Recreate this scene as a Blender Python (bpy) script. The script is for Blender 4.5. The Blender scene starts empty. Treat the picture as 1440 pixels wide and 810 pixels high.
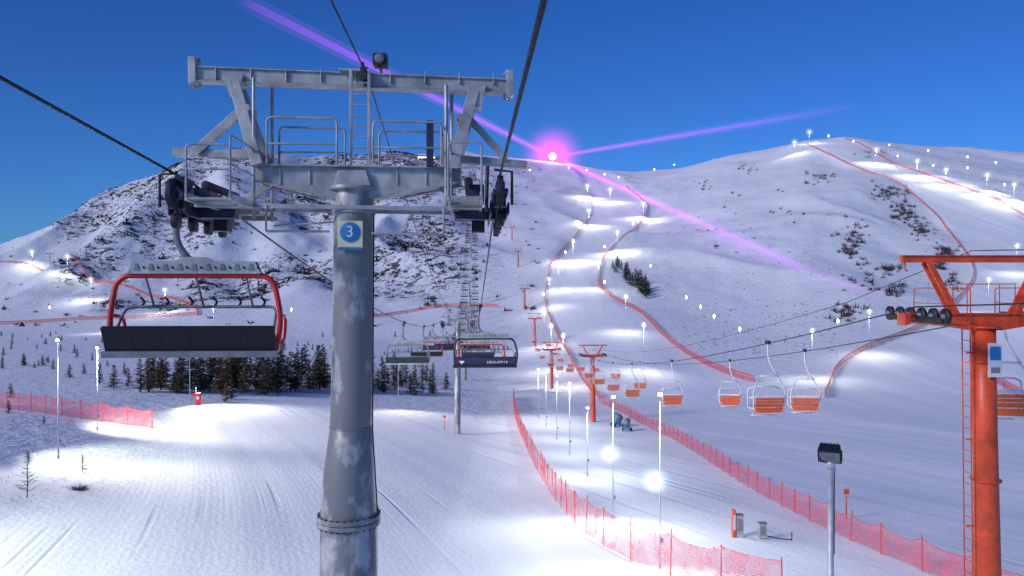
import bpy, math, random
import numpy as np
from mathutils import Vector, Matrix
random.seed(7); rng=np.random.RandomState(7)
S=bpy.context.scene
S.view_settings.view_transform='Standard'; S.view_settings.look='None'; S.view_settings.exposure=0
F=1050.0
# ------------------------------------------------------------------ noise
def _h(i,j,s):
    n=(i*374761393+j*668265263+s*1442695041)&0xffffffff
    n=((n^(n>>13))*1274126177)&0xffffffff
    return ((n^(n>>16))&0xffff)/65535.0
def vn(x,y,s=0):
    x=np.asarray(x,float); y=np.asarray(y,float)
    i=np.floor(x).astype(np.int64); j=np.floor(y).astype(np.int64)
    u=x-i; v=y-j; u=u*u*(3-2*u); v=v*v*(3-2*v)
    return (_h(i,j,s)*(1-u)+_h(i+1,j,s)*u)*(1-v)+(_h(i,j+1,s)*(1-u)+_h(i+1,j+1,s)*u)*v
def fbm(x,y,o=4,s=0):
    r=0;a=.5
    for k in range(o):
        r=r+a*vn(x*2**k,y*2**k,s+k*17); a*=.5
    return r
def sst(a,b,x):
    t=np.clip((x-a)/(b-a),0,1); return t*t*(3-2*t)
# ------------------------------------------------------------------ terrain
PXT=[-900,-300,  0,  60, 130, 200, 250, 300, 400, 480, 560, 640, 720, 777, 830, 900, 960,1020,1090,1130,1200,1260,1330,1440,1800,2400]
RPY=[ 380, 372,345, 320, 284, 248, 224, 212, 214, 222, 218, 214, 221, 225, 236, 243, 236, 219, 209, 197, 193, 200, 206, 216, 260, 330]
YR =[ 700, 700,700, 700, 700, 700, 710, 730, 780, 850, 930,1000,1060,1080,1050, 980, 900, 830, 770, 750, 740, 730, 720, 700, 650, 600]
YB =[ 300, 300,300, 300, 300, 300, 300, 290, 280, 270, 250, 220, 190, 165, 150, 150, 160, 170, 170, 165, 155, 150, 145, 140, 140, 140]
def valley(X,Y):
    T=[-60,0,110,160,260,420,3000]; Z=[-7,-11,-19.8,-21.3,-20.5,-18,-18]
    z=(np.interp(Y-12,T,Z)+np.interp(Y,T,Z)+np.interp(Y+12,T,Z))/3
    z=z+0.085*np.clip(-X-4,0,48)*(1-sst(160,400,Y))
    return z
def base_z(X,Y):
    X=np.asarray(X,float);Y=np.asarray(Y,float)
    px=720+F*X/np.maximum(Y,60)
    sm=lambda T:(np.interp(px-12,PXT,T)+np.interp(px,PXT,T)+np.interp(px+12,PXT,T))/3
    yr=sm(YR);yb=sm(YB);rp=sm(RPY)
    zv=valley(X,Y); zr=(405-rp)/F*yr
    t=(Y-yb)/(yr-yb); tc=np.clip(t,0,1)
    s=1.25*tc**1.5-.25*tc**4
    z=zv+(zr-zv)*s
    d=np.maximum(Y-yr,0)
    z=z-0.12*d-0.0004*np.minimum(d,500)**2*0.5
    return z,t,px
EDGE={}
def full_z(X,Y,masks=False):
    z,t,px=base_z(X,Y)
    X=np.asarray(X,float);Y=np.asarray(Y,float)
    g=np.zeros_like(z)
    if 'ML' in EDGE:
        xl=np.interp(Y,*EDGE['ML']);xr=np.interp(Y,*EDGE['MR'])
        w=np.where((Y>EDGE['ML'][0][0]-20),1.0,0)
        g=np.maximum(g,w*sst(-6,4,X-xl)*sst(-6,4,xr-X))
        xl2=np.interp(Y,*EDGE['BL']);xr2=np.interp(Y,*EDGE['BR'])
        g=np.maximum(g,sst(-6,4,X-xl2)*sst(-6,4,xr2-X)*sst(100,150,Y))
    hill=sst(0.03,.35,t)
    nearpiste=1-g
    leftw=1-sst(560,760,px)
    a=X*.9+Y*.25; b=-X*.35+Y*.9
    rid=1-np.abs(2*fbm(a/75,b/230,3,3)-.95)*1.6
    env=hill*nearpiste*(1-.6*sst(.75,1,t))*(1-.5*sst(1,1.1,t))
    z=z+env*(leftw*19+8.5)*(rid-.6)
    z=z+env*(leftw*3.0+1.6)*(2*fbm(X/24,Y/34,3,9)-1)
    z=z+nearpiste*hill*.4*(2*vn(X/5,Y/6,21)-1)
    near=(1-hill)
    z=z+near*.9*(2*fbm(X/38,Y/55,2,30)-1)*sst(25,70,Y)
    if masks:return z,t,px,g
    return z
def tp(px,py,ymin=14,ymax=1300,fz=None):
    fz=fz or full_z
    Y=np.exp(np.linspace(math.log(ymin),math.log(ymax),5000))
    X=(px-720)/F*Y; R=(405-py)/F*Y
    z=fz(X,Y); d=z-R
    k=np.argmax(d>0)
    if d[k]<=0: k=len(Y)-1; k=int(np.argmax(z/Y))
    return Vector((float(X[k]),float(Y[k]),float(z[k])))
def gz(x,y): return float(full_z(np.array([x]),np.array([y]))[0])
bz=lambda X,Y: base_z(X,Y)[0]
def edge(pts):
    P=[tp(a,b,40,1300,bz) for a,b in pts]; P.sort(key=lambda p:p.y)
    return (np.array([p.y for p in P]),np.array([p.x for p in P]))
MLp=[(820,252),(832,275),(832,300),(812,330),(772,375),(765,425),(782,470),(800,500),(835,548)]
MRp=[(880,262),(912,290),(903,312),(870,340),(850,360),(838,400),(865,422),(900,438),(925,465),(940,480),(975,505),(1010,524),(1060,538)]
BLp=[(1132,203),(1200,235),(1270,262),(1320,305),(1345,340),(1366,365),(1372,392),(1330,440),(1290,465),(1220,490),(1175,515),(1160,560)]
BRp=[(1188,196),(1260,232),(1350,262),(1432,300),(1640,420),(1800,560)]
E_={'ML':edge(MLp),'MR':edge(MRp),'BL':edge(BLp),'BR':edge(BRp)}
EDGE.update(E_)
# ------------------------------------------------------------------ materials
def newmat(name):
    m=bpy.data.materials.new(name); m.use_nodes=True
    nt=m.node_tree; nt.nodes.clear(); return m,nt
def N(nt,t,**k):
    n=nt.nodes.new(t)
    for a,b in k.items(): setattr(n,a,b)
    return n
def pm(name,col,rough=.5,metal=0,var=.25,scale=3,bump=0.0,emit=None,es=0,col2=None,thr=None,stretch=None):
    m,nt=newmat(name)
    o=N(nt,'ShaderNodeOutputMaterial');p=N(nt,'ShaderNodeBsdfPrincipled')
    nt.links.new(p.outputs[0],o.inputs[0])
    tc=N(nt,'ShaderNodeTexCoord');no=N(nt,'ShaderNodeTexNoise');no.inputs['Scale'].default_value=scale;no.inputs['Detail'].default_value=5
    no.inputs['Roughness'].default_value=.6
    if stretch:
        mp=N(nt,'ShaderNodeMapping');mp.inputs['Scale'].default_value=stretch;nt.links.new(tc.outputs['Object'],mp.inputs[0]);nt.links.new(mp.outputs[0],no.inputs['Vector'])
    else: nt.links.new(tc.outputs['Object'],no.inputs['Vector'])
    r=N(nt,'ShaderNodeValToRGB')
    c2=col2 or tuple(min(1,c*(1+var)) for c in col)
    c1=tuple(c*(1-var) for c in col) if not col2 else col
    a,b=thr or (.3,.7)
    r.color_ramp.elements[0].position=a;r.color_ramp.elements[1].position=b
    r.color_ramp.elements[0].color=(*c1,1);r.color_ramp.elements[1].color=(*c2,1)
    nt.links.new(no.outputs['Fac'],r.inputs['Fac']);nt.links.new(r.outputs['Color'],p.inputs['Base Color'])
    p.inputs['Roughness'].default_value=rough;p.inputs['Metallic'].default_value=metal
    if bump:
        bn=N(nt,'ShaderNodeBump');bn.inputs['Strength'].default_value=bump;bn.inputs['Distance'].default_value=.02
        n2=N(nt,'ShaderNodeTexNoise');n2.inputs['Scale'].default_value=scale*8
        nt.links.new(tc.outputs['Object'],n2.inputs['Vector'])
        nt.links.new(n2.outputs['Fac'],bn.inputs['Height']);nt.links.new(bn.outputs[0],p.inputs['Normal'])
    if emit:
        p.inputs['Emission Color'].default_value=(*emit,1);p.inputs['Emission Strength'].default_value=es
    return m
M={}
M['galv']=pm('galvanised_steel',(.40,.40,.39),.45,.2,.38,2.6,.2)
M['galvcol']=pm('galvanised_column',(.25,.25,.245),.5,.15,0,1.6,.2,col2=(.58,.57,.54),thr=(.50,.60),stretch=(1,1,.6))
M['dark']=pm('dark_rubber',(.02,.022,.03),.6,0,.4,6)
M['rope']=pm('steel_rope',(.03,.032,.04),.6,.2,.3,20)
M['red']=pm('red_paint',(.66,.025,.025),.35,0,.15,4)
M['orange']=pm('orange_red_paint',(.72,.085,.025),.42,0,.3,3,.15)
M['oseat']=pm('orange_seat',(.85,.15,.03),.5,0,.15,4)
M['white']=pm('white_paint',(.75,.76,.77),.45,0,.12,4)
M['black']=pm('black_seat',(.010,.011,.014),.6,0,.4,3,.2)
M['green']=pm('dark_green_seat',(.02,.045,.05),.6,0,.3,5)
M['grey']=pm('grey_plastic',(.2,.21,.23),.5,0,.25,5)
M['navy']=pm('dark_blue_box',(.03,.035,.08),.5,.2,.3,5)
M['cream']=pm('cream_sign',(.78,.76,.5),.5,0,.05,5)
M['blue']=pm('blue_paint',(.03,.22,.5),.45,0,.1,5)
M['pole']=pm('pole_white_metal',(.55,.57,.6),.45,.2,.2,3)
M['bulb']=pm('lamp_glass',(.9,.9,.9),.3,0,0,3,emit=(1,.97,.9),es=16)
M['starbulb']=pm('bright_lamp_glass',(.9,.9,.9),.3,0,0,3,emit=(.9,.97,1),es=40)
M['magbulb']=pm('magenta_lamp_glass',(.9,.5,.9),.3,0,0,3,emit=(1,.6,1),es=50)
M['needle']=pm('pine_needles',(.022,.045,.024),.8,0,.5,1.2)
M['needleb']=pm('pine_needles_brown',(.15,.09,.03),.8,0,.5,1.2)
M['bark']=pm('bark',(.07,.05,.04),.9,0,.4,8)
M['twig']=pm('twigs',(.085,.055,.06),.9,0,.4,2)
M['rock']=pm('scrub_and_rock',(.04,.03,.035),.9,0,.5,.5)
M['snowcap']=pm('snow_clump',(.75,.78,.84),.7,0,.05,2)
M['text']=pm('white_lettering',(.8,.8,.8),.5,0,.02,2)
def netmat(name,col,alpha):
    m,nt=newmat(name)
    o=N(nt,'ShaderNodeOutputMaterial');p=N(nt,'ShaderNodeBsdfPrincipled');t=N(nt,'ShaderNodeBsdfTransparent');mx=N(nt,'ShaderNodeMixShader')
    tc=N(nt,'ShaderNodeTexCoord')
    no=N(nt,'ShaderNodeTexNoise');no.inputs['Scale'].default_value=1.3;no.inputs['Detail'].default_value=3
    nt.links.new(tc.outputs['Object'],no.inputs['Vector'])
    mr=N(nt,'ShaderNodeMapRange');mr.inputs[1].default_value=.3;mr.inputs[2].default_value=.7;mr.inputs[3].default_value=alpha-.15;mr.inputs[4].default_value=alpha+.15
    nt.links.new(no.outputs['Fac'],mr.inputs[0])
    wv=N(nt,'ShaderNodeTexWave');wv.bands_direction='Z';wv.inputs['Scale'].default_value=2.6;wv.inputs['Distortion'].default_value=2.0
    nt.links.new(tc.outputs['Object'],wv.inputs['Vector'])
    ad=N(nt,'ShaderNodeMath',operation='MULTIPLY_ADD');ad.inputs[1].default_value=.10
    nt.links.new(wv.outputs['Fac'],ad.inputs[0]);nt.links.new(mr.outputs[0],ad.inputs[2])
    p.inputs['Base Color'].default_value=(*col,1);p.inputs['Roughness'].default_value=.8
    nt.links.new(ad.outputs[0],mx.inputs[0]);nt.links.new(t.outputs[0],mx.inputs[1]);nt.links.new(p.outputs[0],mx.inputs[2]);nt.links.new(mx.outputs[0],o.inputs[0])
    return m
M['net']=netmat('red_netting',(.76,.10,.12),.36)
M['netfar']=netmat('red_netting_far',(.76,.13,.10),.50)
def glow(name,col,st,L=1,p=1.0):
    m,nt=newmat(name)
    o=N(nt,'ShaderNodeOutputMaterial');e=N(nt,'ShaderNodeEmission');t=N(nt,'ShaderNodeBsdfTransparent');a=N(nt,'ShaderNodeAddShader')
    e.inputs[0].default_value=(*col,1)
    tc=N(nt,'ShaderNodeTexCoord');sx=N(nt,'ShaderNodeSeparateXYZ');nt.links.new(tc.outputs['Object'],sx.inputs[0])
    mr=N(nt,'ShaderNodeMapRange');mr.inputs[1].default_value=0;mr.inputs[2].default_value=L;mr.inputs[3].default_value=1;mr.inputs[4].default_value=0
    nt.links.new(sx.outputs['Z'],mr.inputs[0])
    pw=N(nt,'ShaderNodeMath',operation='POWER');pw.inputs[1].default_value=p;nt.links.new(mr.outputs[0],pw.inputs[0])
    ml=N(nt,'ShaderNodeMath',operation='MULTIPLY');ml.inputs[1].default_value=st;nt.links.new(pw.outputs[0],ml.inputs[0])
    nt.links.new(ml.outputs[0],e.inputs[1])
    nt.links.new(e.outputs[0],a.inputs[0]);nt.links.new(t.outputs[0],a.inputs[1]);nt.links.new(a.outputs[0],o.inputs[0])
    m.cycles.emission_sampling='NONE'
    return m
# ------------------------------------------------------------------ mesh builder
class MB:
    def __init__(s): s.v=[];s.f=[];s.m=[];s.sm=[];s.mats=[]
    def mi(s,k):
        if k not in s.mats:s.mats.append(k)
        return s.mats.index(k)
    def add(s,V,Fc,mat,smooth=False):
        o=len(s.v); s.v+= [tuple(p) for p in V]; i=s.mi(mat)
        for f in Fc: s.f.append(tuple(o+a for a in f)); s.m.append(i); s.sm.append(smooth)
    def beam(s,a,b,w,h,mat,up=(0,0,1),w2=None,h2=None):
        a=Vector(a);b=Vector(b);d=(b-a).normalized();up=Vector(up)
        if abs(d.dot(up))>.98*up.length: up=Vector((0,1,0))
        x=d.cross(up).normalized();u=x.cross(d).normalized()
        w2=w if w2 is None else w2;h2=h if h2 is None else h2
        V=[]
        for p,ww,hh in((a,w,h),(b,w2,h2)):
            for i,j in((-1,-1),(1,-1),(1,1),(-1,1)): V.append(p+x*i*ww/2+u*j*hh/2)
        s.add(V,[(0,1,2,3),(7,6,5,4),(0,4,5,1),(1,5,6,2),(2,6,7,3),(3,7,4,0)],mat)
    def box(s,c,sz,mat):
        s.beam((c[0],c[1]-sz[1]/2,c[2]),(c[0],c[1]+sz[1]/2,c[2]),sz[0],sz[2],mat)
    def tube(s,P,r,mat,n=8,cap=True):
        P=[Vector(p) for p in P]; R=r if isinstance(r,(list,tuple)) else [r]*len(P)
        if len(R)<len(P): R=list(R)+[R[-1]]*(len(P)-len(R))
        V=[];x=None
        for i,p in enumerate(P):
            d=((P[min(i+1,len(P)-1)]-P[max(i-1,0)])).normalized()
            if x is None:
                x=d.cross(Vector((0,0,1)));
                if x.length<.05:x=d.cross(Vector((0,1,0)))
            x=(x-d*x.dot(d)).normalized();y=d.cross(x)
            for k in range(n):
                a=2*math.pi*k/n;V.append(p+(x*math.cos(a)+y*math.sin(a))*R[i])
        Fc=[]
        for i in range(len(P)-1):
            for k in range(n):
                k2=(k+1)%n;Fc.append((i*n+k,i*n+k2,(i+1)*n+k2,(i+1)*n+k))
        if cap: Fc.append(tuple(range(n-1,-1,-1)));Fc.append(tuple((len(P)-1)*n+k for k in range(n)))
        s.add(V,Fc,mat,n>5)
    def prism(s,poly,y0,y1,mat):
        n=len(poly);V=[(x,y0,z) for x,z in poly]+[(x,y1,z) for x,z in poly]
        Fc=[tuple(range(n)),tuple(range(2*n-1,n-1,-1))]+[(i,i+n,(i+1)%n+n,(i+1)%n) for i in range(n)]
        s.add(V,Fc,mat)
    def mesh(s,name):
        me=bpy.data.meshes.new(name);me.from_pydata(s.v,[],s.f)
        for k in s.mats: me.materials.append(M[k] if isinstance(k,str) else k)
        me.polygons.foreach_set('material_index',s.m);me.polygons.foreach_set('use_smooth',s.sm);me.update();return me
    def obj(s,name,loc=(0,0,0),yaw=0,bevel=0):
        o=mkobj(name,s.mesh(name),loc,yaw)
        if bevel:
            b=o.modifiers.new('bevel','BEVEL');b.width=bevel;b.segments=2;b.limit_method='ANGLE'
        return o
def mkobj(name,me,loc=(0,0,0),yaw=0,sc=1):
    o=bpy.data.objects.new(name,me);S.collection.objects.link(o);o.location=loc;o.rotation_euler=(0,0,yaw);o.scale=(sc,)*3;return o
def rnd(pts,r=.12,n=5):
    P=[Vector(p) for p in pts];out=[P[0]]
    for i in range(1,len(P)-1):
        a,b,c=P[i-1],P[i],P[i+1]
        l=min(r,(a-b).length*.45,(c-b).length*.45)
        s_=b+(a-b).normalized()*l;e=b+(c-b).normalized()*l
        for k in range(n+1):
            t=k/n;out.append(s_*(1-t)**2+b*2*t*(1-t)+e*t*t)
    out.append(P[-1]);return out
def sphere(b,c,r,mat,n=10,sq=1):
    m_=n*2;V=[];
    for i in range(n+1):
        e=-math.pi/2+math.pi*i/n
        for k in range(m_):
            a=2*math.pi*k/m_;V.append((c[0]+r*math.cos(a)*math.cos(e),c[1]+r*math.sin(a)*math.cos(e),c[2]+r*math.sin(e)*sq))
    b.add(V,[(i*m_+k,i*m_+(k+1)%m_,(i+1)*m_+(k+1)%m_,(i+1)*m_+k) for i in range(n) for k in range(m_)],mat,True)
# ------------------------------------------------------------------ terrain mesh
NR,NC=720,720
Yk=-40+20*np.exp(np.linspace(0,math.log(2600/20),NR))
w=np.linspace(-1.25,1.25,NC)
YY,WW=np.meshgrid(Yk,w,indexing='ij'); XX=WW*(YY+45)
ZZ,TT,PP,GG=full_z(XX,YY,True)
me=bpy.data.meshes.new('snow_terrain')
V=np.stack([XX,YY,ZZ],-1).reshape(-1,3)
i0=(np.arange(NR-1)[:,None]*NC+np.arange(NC-1)[None,:]).ravel()
Q=np.stack([i0,i0+1,i0+NC+1,i0+NC],-1)
me.vertices.add(len(V));me.vertices.foreach_set('co',V.ravel())
me.loops.add(Q.size);me.loops.foreach_set('vertex_index',Q.ravel().astype(np.int32))
me.polygons.add(len(Q));me.polygons.foreach_set('loop_start',np.arange(0,Q.size,4,dtype=np.int32));me.polygons.foreach_set('loop_total',np.full(len(Q),4,np.int32))
me.polygons.foreach_set('use_smooth',np.ones(len(Q),bool))
me.update(calc_edges=True);me.validate()
def scrubmask(X,Y,t,px,g):
    n=fbm(X/55+7,Y/85,3,50)
    lw=(1-sst(600,700,px))*sst(40,140,px)
    return lw*sst(.10,.25,t)*sst(.38,.50,n+.12*sst(.5,.9,t))*(1-g)
SC=scrubmask(XX,YY,TT,PP,GG)
fgL=np.interp(YY,[0,50,80,110,140],[-30,-27,-34,-42,-60]); fg=sst(-5,3,XX-fgL+3*(fbm(XX/6,YY/9,2,77)-.5))*(1-sst(105,125,YY))
gro=np.maximum(GG,fg)
bas=sst(8,16,XX)*(1-sst(140,170,YY))*.75; gro=np.maximum(gro,bas)
pat=sst(.42,.58,fbm(XX/14,YY/26,2,140))
rgt=1-.75*sst(760,900,PP)
col=np.stack([gro,SC,sst(.02,.2,TT)*rgt,np.ones_like(gro)],-1).reshape(-1,4)
ca=me.color_attributes.new('mask','FLOAT_COLOR','POINT');ca.data.foreach_set('color',col.ravel())
fa=me.attributes.new('trackpatch','FLOAT','POINT');fa.data.foreach_set('value',(pat*gro).ravel())
m,nt=newmat('snow')
o=N(nt,'ShaderNodeOutputMaterial');p=N(nt,'ShaderNodeBsdfPrincipled');nt.links.new(p.outputs[0],o.inputs[0]);p.inputs['Roughness'].default_value=.75
p.inputs['Specular IOR Level'].default_value=.2
at=N(nt,'ShaderNodeAttribute',attribute_name='mask');sp=N(nt,'ShaderNodeSeparateColor');nt.links.new(at.outputs['Color'],sp.inputs[0])
at2=N(nt,'ShaderNodeAttribute',attribute_name='trackpatch')
tc=N(nt,'ShaderNodeTexCoord')
def math_(op,a,b=None,c=None):
    n=N(nt,'ShaderNodeMath',operation=op)
    for i,x in enumerate((a,b,c)):
        if x is None:continue
        if isinstance(x,(int,float)):n.inputs[i].default_value=x
        else:nt.links.new(x,n.inputs[i])
    return n.outputs[0]
sxyz=N(nt,'ShaderNodeSeparateXYZ');nt.links.new(tc.outputs['Object'],sxyz.inputs[0])
mY=math_('MINIMUM',sxyz.outputs['Y'],110.0)
uu=math_('ADD',sxyz.outputs['X'],math_('MULTIPLY_ADD',math_('MULTIPLY',mY,mY),.002,math_('MULTIPLY',mY,.2)))
cxyz=N(nt,'ShaderNodeCombineXYZ');nt.links.new(uu,cxyz.inputs[0]);nt.links.new(sxyz.outputs['Y'],cxyz.inputs[1])
def noise(sc,det=5,mapsc=None,rough=.6,run=False):
    n=N(nt,'ShaderNodeTexNoise');n.inputs['Scale'].default_value=sc;n.inputs['Detail'].default_value=det;n.inputs['Roughness'].default_value=rough
    src=cxyz.outputs[0] if run else tc.outputs['Object']
    if mapsc:
        mp=N(nt,'ShaderNodeMapping');mp.inputs['Scale'].default_value=mapsc;nt.links.new(src,mp.inputs[0]);nt.links.new(mp.outputs[0],n.inputs['Vector'])
    else: nt.links.new(src,n.inputs['Vector'])
    return n.outputs['Fac']
def ramp(f,a,b,c1=(0,0,0),c2=(1,1,1)):
    r=N(nt,'ShaderNodeValToRGB');r.color_ramp.elements[0].position=a;r.color_ramp.elements[1].position=b
    r.color_ramp.elements[0].color=(*c1,1);r.color_ramp.elements[1].color=(*c2,1);nt.links.new(f,r.inputs[0]);return r.outputs[0]
def mix(f,a,b):
    n=N(nt,'ShaderNodeMix',data_type='RGBA')
    if isinstance(f,(int,float)):n.inputs[0].default_value=f
    else:nt.links.new(f,n.inputs[0])
    for i,x in((6,a),(7,b)):
        if isinstance(x,tuple):n.inputs[i].default_value=(*x,1)
        else:nt.links.new(x,n.inputs[i])
    return n.outputs[2]
n13=noise(.13,6,rough=.78)
n42=noise(.42,4,rough=.75)
wild=mix(n13,(.68,.71,.77),(.88,.89,.90))
lanes=noise(1,2,(.13,.006,1),run=True)
groom=mix(ramp(lanes,.38,.62),(.80,.83,.87),(.92,.93,.94))
trn=noise(1,2,(1.1,.010,1),rough=.5,run=True)
tracks=math_('MULTIPLY',ramp(trn,.57,.66),at2.outputs['Fac'])
groom=mix(math_('MULTIPLY',tracks,.7),groom,(.64,.71,.82))
c=mix(sp.outputs[0],wild,groom)
speck=math_('MAXIMUM',ramp(n13,.53,.55),ramp(n42,.56,.59))
sf=math_('MULTIPLY',speck,ramp(sp.outputs[1],.2,.5))
sk2=math_('MULTIPLY',ramp(n42,.635,.67),math_('MULTIPLY',sp.outputs[2],math_('SUBTRACT',1.0,sp.outputs[0])))
sf=math_('MAXIMUM',sf,math_('MULTIPLY',sk2,.6))
c=mix(math_('MULTIPLY',sf,.95),c,(.045,.034,.04))
nt.links.new(c,p.inputs['Base Color'])
ng=math_('SUBTRACT',1.08,sp.outputs[0])
h1=math_('MULTIPLY',noise(.5,3,rough=.62),math_('MULTIPLY',ng,1.15))
cord=N(nt,'ShaderNodeTexWave');cord.bands_direction='X';cord.inputs['Scale'].default_value=.75;cord.inputs['Distortion'].default_value=.8;cord.inputs['Detail'].default_value=0
nt.links.new(cxyz.outputs[0],cord.inputs['Vector'])
h2=math_('ADD',math_('MULTIPLY',lanes,.7),math_('MULTIPLY',cord.outputs['Fac'],.007))
h2=math_('ADD',h2,math_('MULTIPLY',tracks,-.12))
h3=math_('MULTIPLY',noise(3,2,rough=.7),math_('MULTIPLY_ADD',sp.outputs[0],-.17,.28))
h=math_('ADD',math_('ADD',h1,math_('MULTIPLY',h2,sp.outputs[0])),h3)
bp=N(nt,'ShaderNodeBump');bp.inputs['Strength'].default_value=.8;bp.inputs['Distance'].default_value=.5
nt.links.new(h,bp.inputs['Height']);nt.links.new(bp.outputs[0],p.inputs['Normal'])
me.materials.append(m);mkobj('snow_terrain',me)
# ------------------------------------------------------------------ grey tower head
def grey_tower(name,loc,yaw,near=False):
    b=MB();k=.01238
    q=lambda px,py,y=0:((px-498)*k,y,(405-py)*k-1.8)
    G='galv'
    b.tube([q(498,268),q(498,300),q(497,420),q(495,560),q(494,600)],[.345,.345,.35,.36,.365],'galvcol',40)
    b.tube([q(494,600),q(492,660),q(491,722)],[.365,.44,.485],'galvcol',40)
    b.tube([q(491,722),q(491,728)],[.545,.545],'galvcol',40)
    b.tube([q(491,729),q(491,735)],[.545,.545],'galvcol',40)
    for i in range(28):
        a=i*2*math.pi/28;x,y,z=q(491,720);b.tube([(x+.52*math.cos(a),.52*math.sin(a),z),(x+.52*math.cos(a),.52*math.sin(a),z-.22)],.017,'dark',6)
    b.tube([q(491,735),q(488,1500),(-.1,0,-17)],[.49,.52,.55],'galvcol',40)
    b.tube([q(494,599),q(494,601)],[.375,.375],'galvcol',40)
    b.tube([q(498,264),q(498,269)],[.44,.44],G,32); b.tube([q(498,296),q(498,301)],[.375,.375],G,32)
    b.prism([((480-498)*k,(405-243)*k-1.8),((518-498)*k,(405-243)*k-1.8),((526-498)*k,(405-270)*k-1.8),((472-498)*k,(405-270)*k-1.8)],-.3,.3,G)
    P=[(365,235),(480,238),(520,238),(648,237),(648,256),(560,275),(527,281),(470,281),(445,275),(365,256)]
    b.prism([((x-498)*k,(405-y)*k-1.8) for x,y in P],-.2,.2,G)
    for yy in(-.24,.24):
        b.beam(q(363,236,yy),q(650,238,yy),.1,.03,G);
        b.beam(q(363,257,yy),q(445,277,yy),.1,.03,G);b.beam(q(560,277,yy),q(650,257,yy),.1,.03,G)
    for x in(400,440,560,600): b.beam(q(x,239,-.215),q(x,262,-.215),.03,.02,G)
    b.beam(q(276,108),q(720,120),.16,.20,G)
    b.beam(q(276,99),q(720,111),.24,.025,G);b.beam(q(276,118),q(720,130),.24,.025,G)
    for x in range(310,700,48): b.beam(q(x,101,-.1),q(x,118,-.1),.02,.05,G)
    for x,y in((278,100),(717,112)):
        b.prism([((x-5-498)*k,(405-y+14)*k-1.8),((x+5-498)*k,(405-y+14)*k-1.8),((x+6-498)*k,(405-y-20)*k-1.8),((x-4-498)*k,(405-y-24)*k-1.8)],-.15,.15,G)
        sg=1 if x>500 else -1
        b.tube([q(x,y+22),q(x-sg*2,y+28),q(x-sg*8,y+24),q(x-sg*8,y+18)],.02,G,6)
        b.tube([q(x+sg*2,y-12),q(x-sg*4,y-16),q(x-sg*8,y-10)],.02,G,6)
    for (x0,y0,x1,y1,sg) in((333,112,372,238,1),(668,122,637,240,-1)):
        for yy in(-.75,.75):
            b.beam(q(x0,y0,yy*.12),q(x1,y1,yy*.45),.12,.19,G,up=(1,0,0))
        b.beam(q(x0+sg*8,y0+45,0),q(x0+sg*26,y0+45,0),.5,.1,G)
        b.prism([((x0-14-498)*k,(405-y0+2)*k-1.8),((x0+16-498)*k,(405-y0+2)*k-1.8),((x0+8-498)*k,(405-y0-30)*k-1.8),((x0-2-498)*k,(405-y0-30)*k-1.8)],-.16,.16,G)
    b.beam(q(340,160),q(280,216),.1,.15,G);b.beam(q(662,168),q(712,222),.1,.12,G)
    b.beam(q(248,215,.1),q(368,219,.1),.2,.14,G);b.beam(q(642,221,.1),q(742,229,.1),.2,.12,G)
    b.tube([q(341,135),q(367,235)],.03,G,6)
    for x in(366,378): b.tube([q(x,118,-.3 if x<370 else .3),q(x,310,-.3 if x<370 else .3)],.03,G,8)
    for x in(628,634): b.tube([q(x,124,-.3 if x<630 else .3),q(x,300,-.3 if x<630 else .3)],.035,G,8)
    for x in(497,522): b.beam(q(x,104,-.25),q(x,236,-.25),.05,.03,G)
    for i in range(8): b.tube([q(497,122+i*15,-.25),q(522,122+i*15,-.25)],.014,G,6)
    b.beam(q(480,103),q(520,104),.5,.03,G)
    for xa,xb,t in((386,480,173),(529,622,177)):
        for yy in(-.4,.4):
            b.tube(rnd([q(xa,236,yy),q(xa,t,yy),q(xb,t+1,yy),q(xb,236,yy)],.1),.022,G,8)
            b.tube([q(xa,t+36,yy),q(xb,t+36,yy)],.018,G,8)
    b.beam(q(606,175,-.35),q(606,238,-.35),.12,.1,'navy')
    b.beam(q(368,293,-.35),q(645,296,-.35),.07,.07,G);b.beam(q(368,293,.35),q(645,296,.35),.07,.07,G)
    b.tube([q(385,328,-.4),q(470,328,-.4)],.022,G,8);b.tube([q(527,330,-.4),q(625,332,-.4)],.022,G,8)
    b.tube([q(385,292,-.4),q(385,328,-.4)],.02,G,6);b.tube([q(625,295,-.4),q(625,332,-.4)],.02,G,6)
    b.tube([q(470,310,.3),q(380,316,.3)],.02,G,6)
    zc=(405-293)*k-1.8
    for sx in(-1.95,1.95):
        wd=.66 if sx<0 else .5
        y0,y1=(-1.55,2.0) if sx<0 else (-1.9,1.9)
        for x in(-wd/2,wd/2): b.beam((sx+x,y0,zc),(sx+x,y1,zc),.05,.12,G)
        ns=22
        for i in range(ns):
            y=y0+.05+(y1-y0-.1)*i/(ns-1);b.box((sx,y,zc-.02),(wd-.06,.085,.03),G)
        for y in(-1.2,0,1.2): b.beam((sx-wd/2,y,zc-.08),(sx+wd/2,y,zc-.08),.06,.08,G)
        b.beam((sx,0,zc+.02),(sx*.62,0,zc+.62),.1,.12,G)
        s2=1 if sx>0 else -1
        for ya,yb in((y0,-.35),(.35,y1)):
            xr=sx-s2*wd/2
            b.tube(rnd([(xr,ya,zc),(xr,ya,zc+.95),(xr,yb,zc+.95),(xr,yb,zc)],.1),.018,G,8)
            b.tube([(xr,ya,zc+.5),(xr,yb,zc+.5)],.014,G,6)
        for ya in(y0,y1):
            b.tube(rnd([(sx-wd/2,ya,zc),(sx-wd/2,ya,zc+.8),(sx+wd/2,ya,zc+.8),(sx+wd/2,ya,zc)],.08),.018,G,8)
            b.tube([(sx-wd/2,ya,zc+.42),(sx+wd/2,ya,zc+.42)],.014,G,6)
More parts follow.
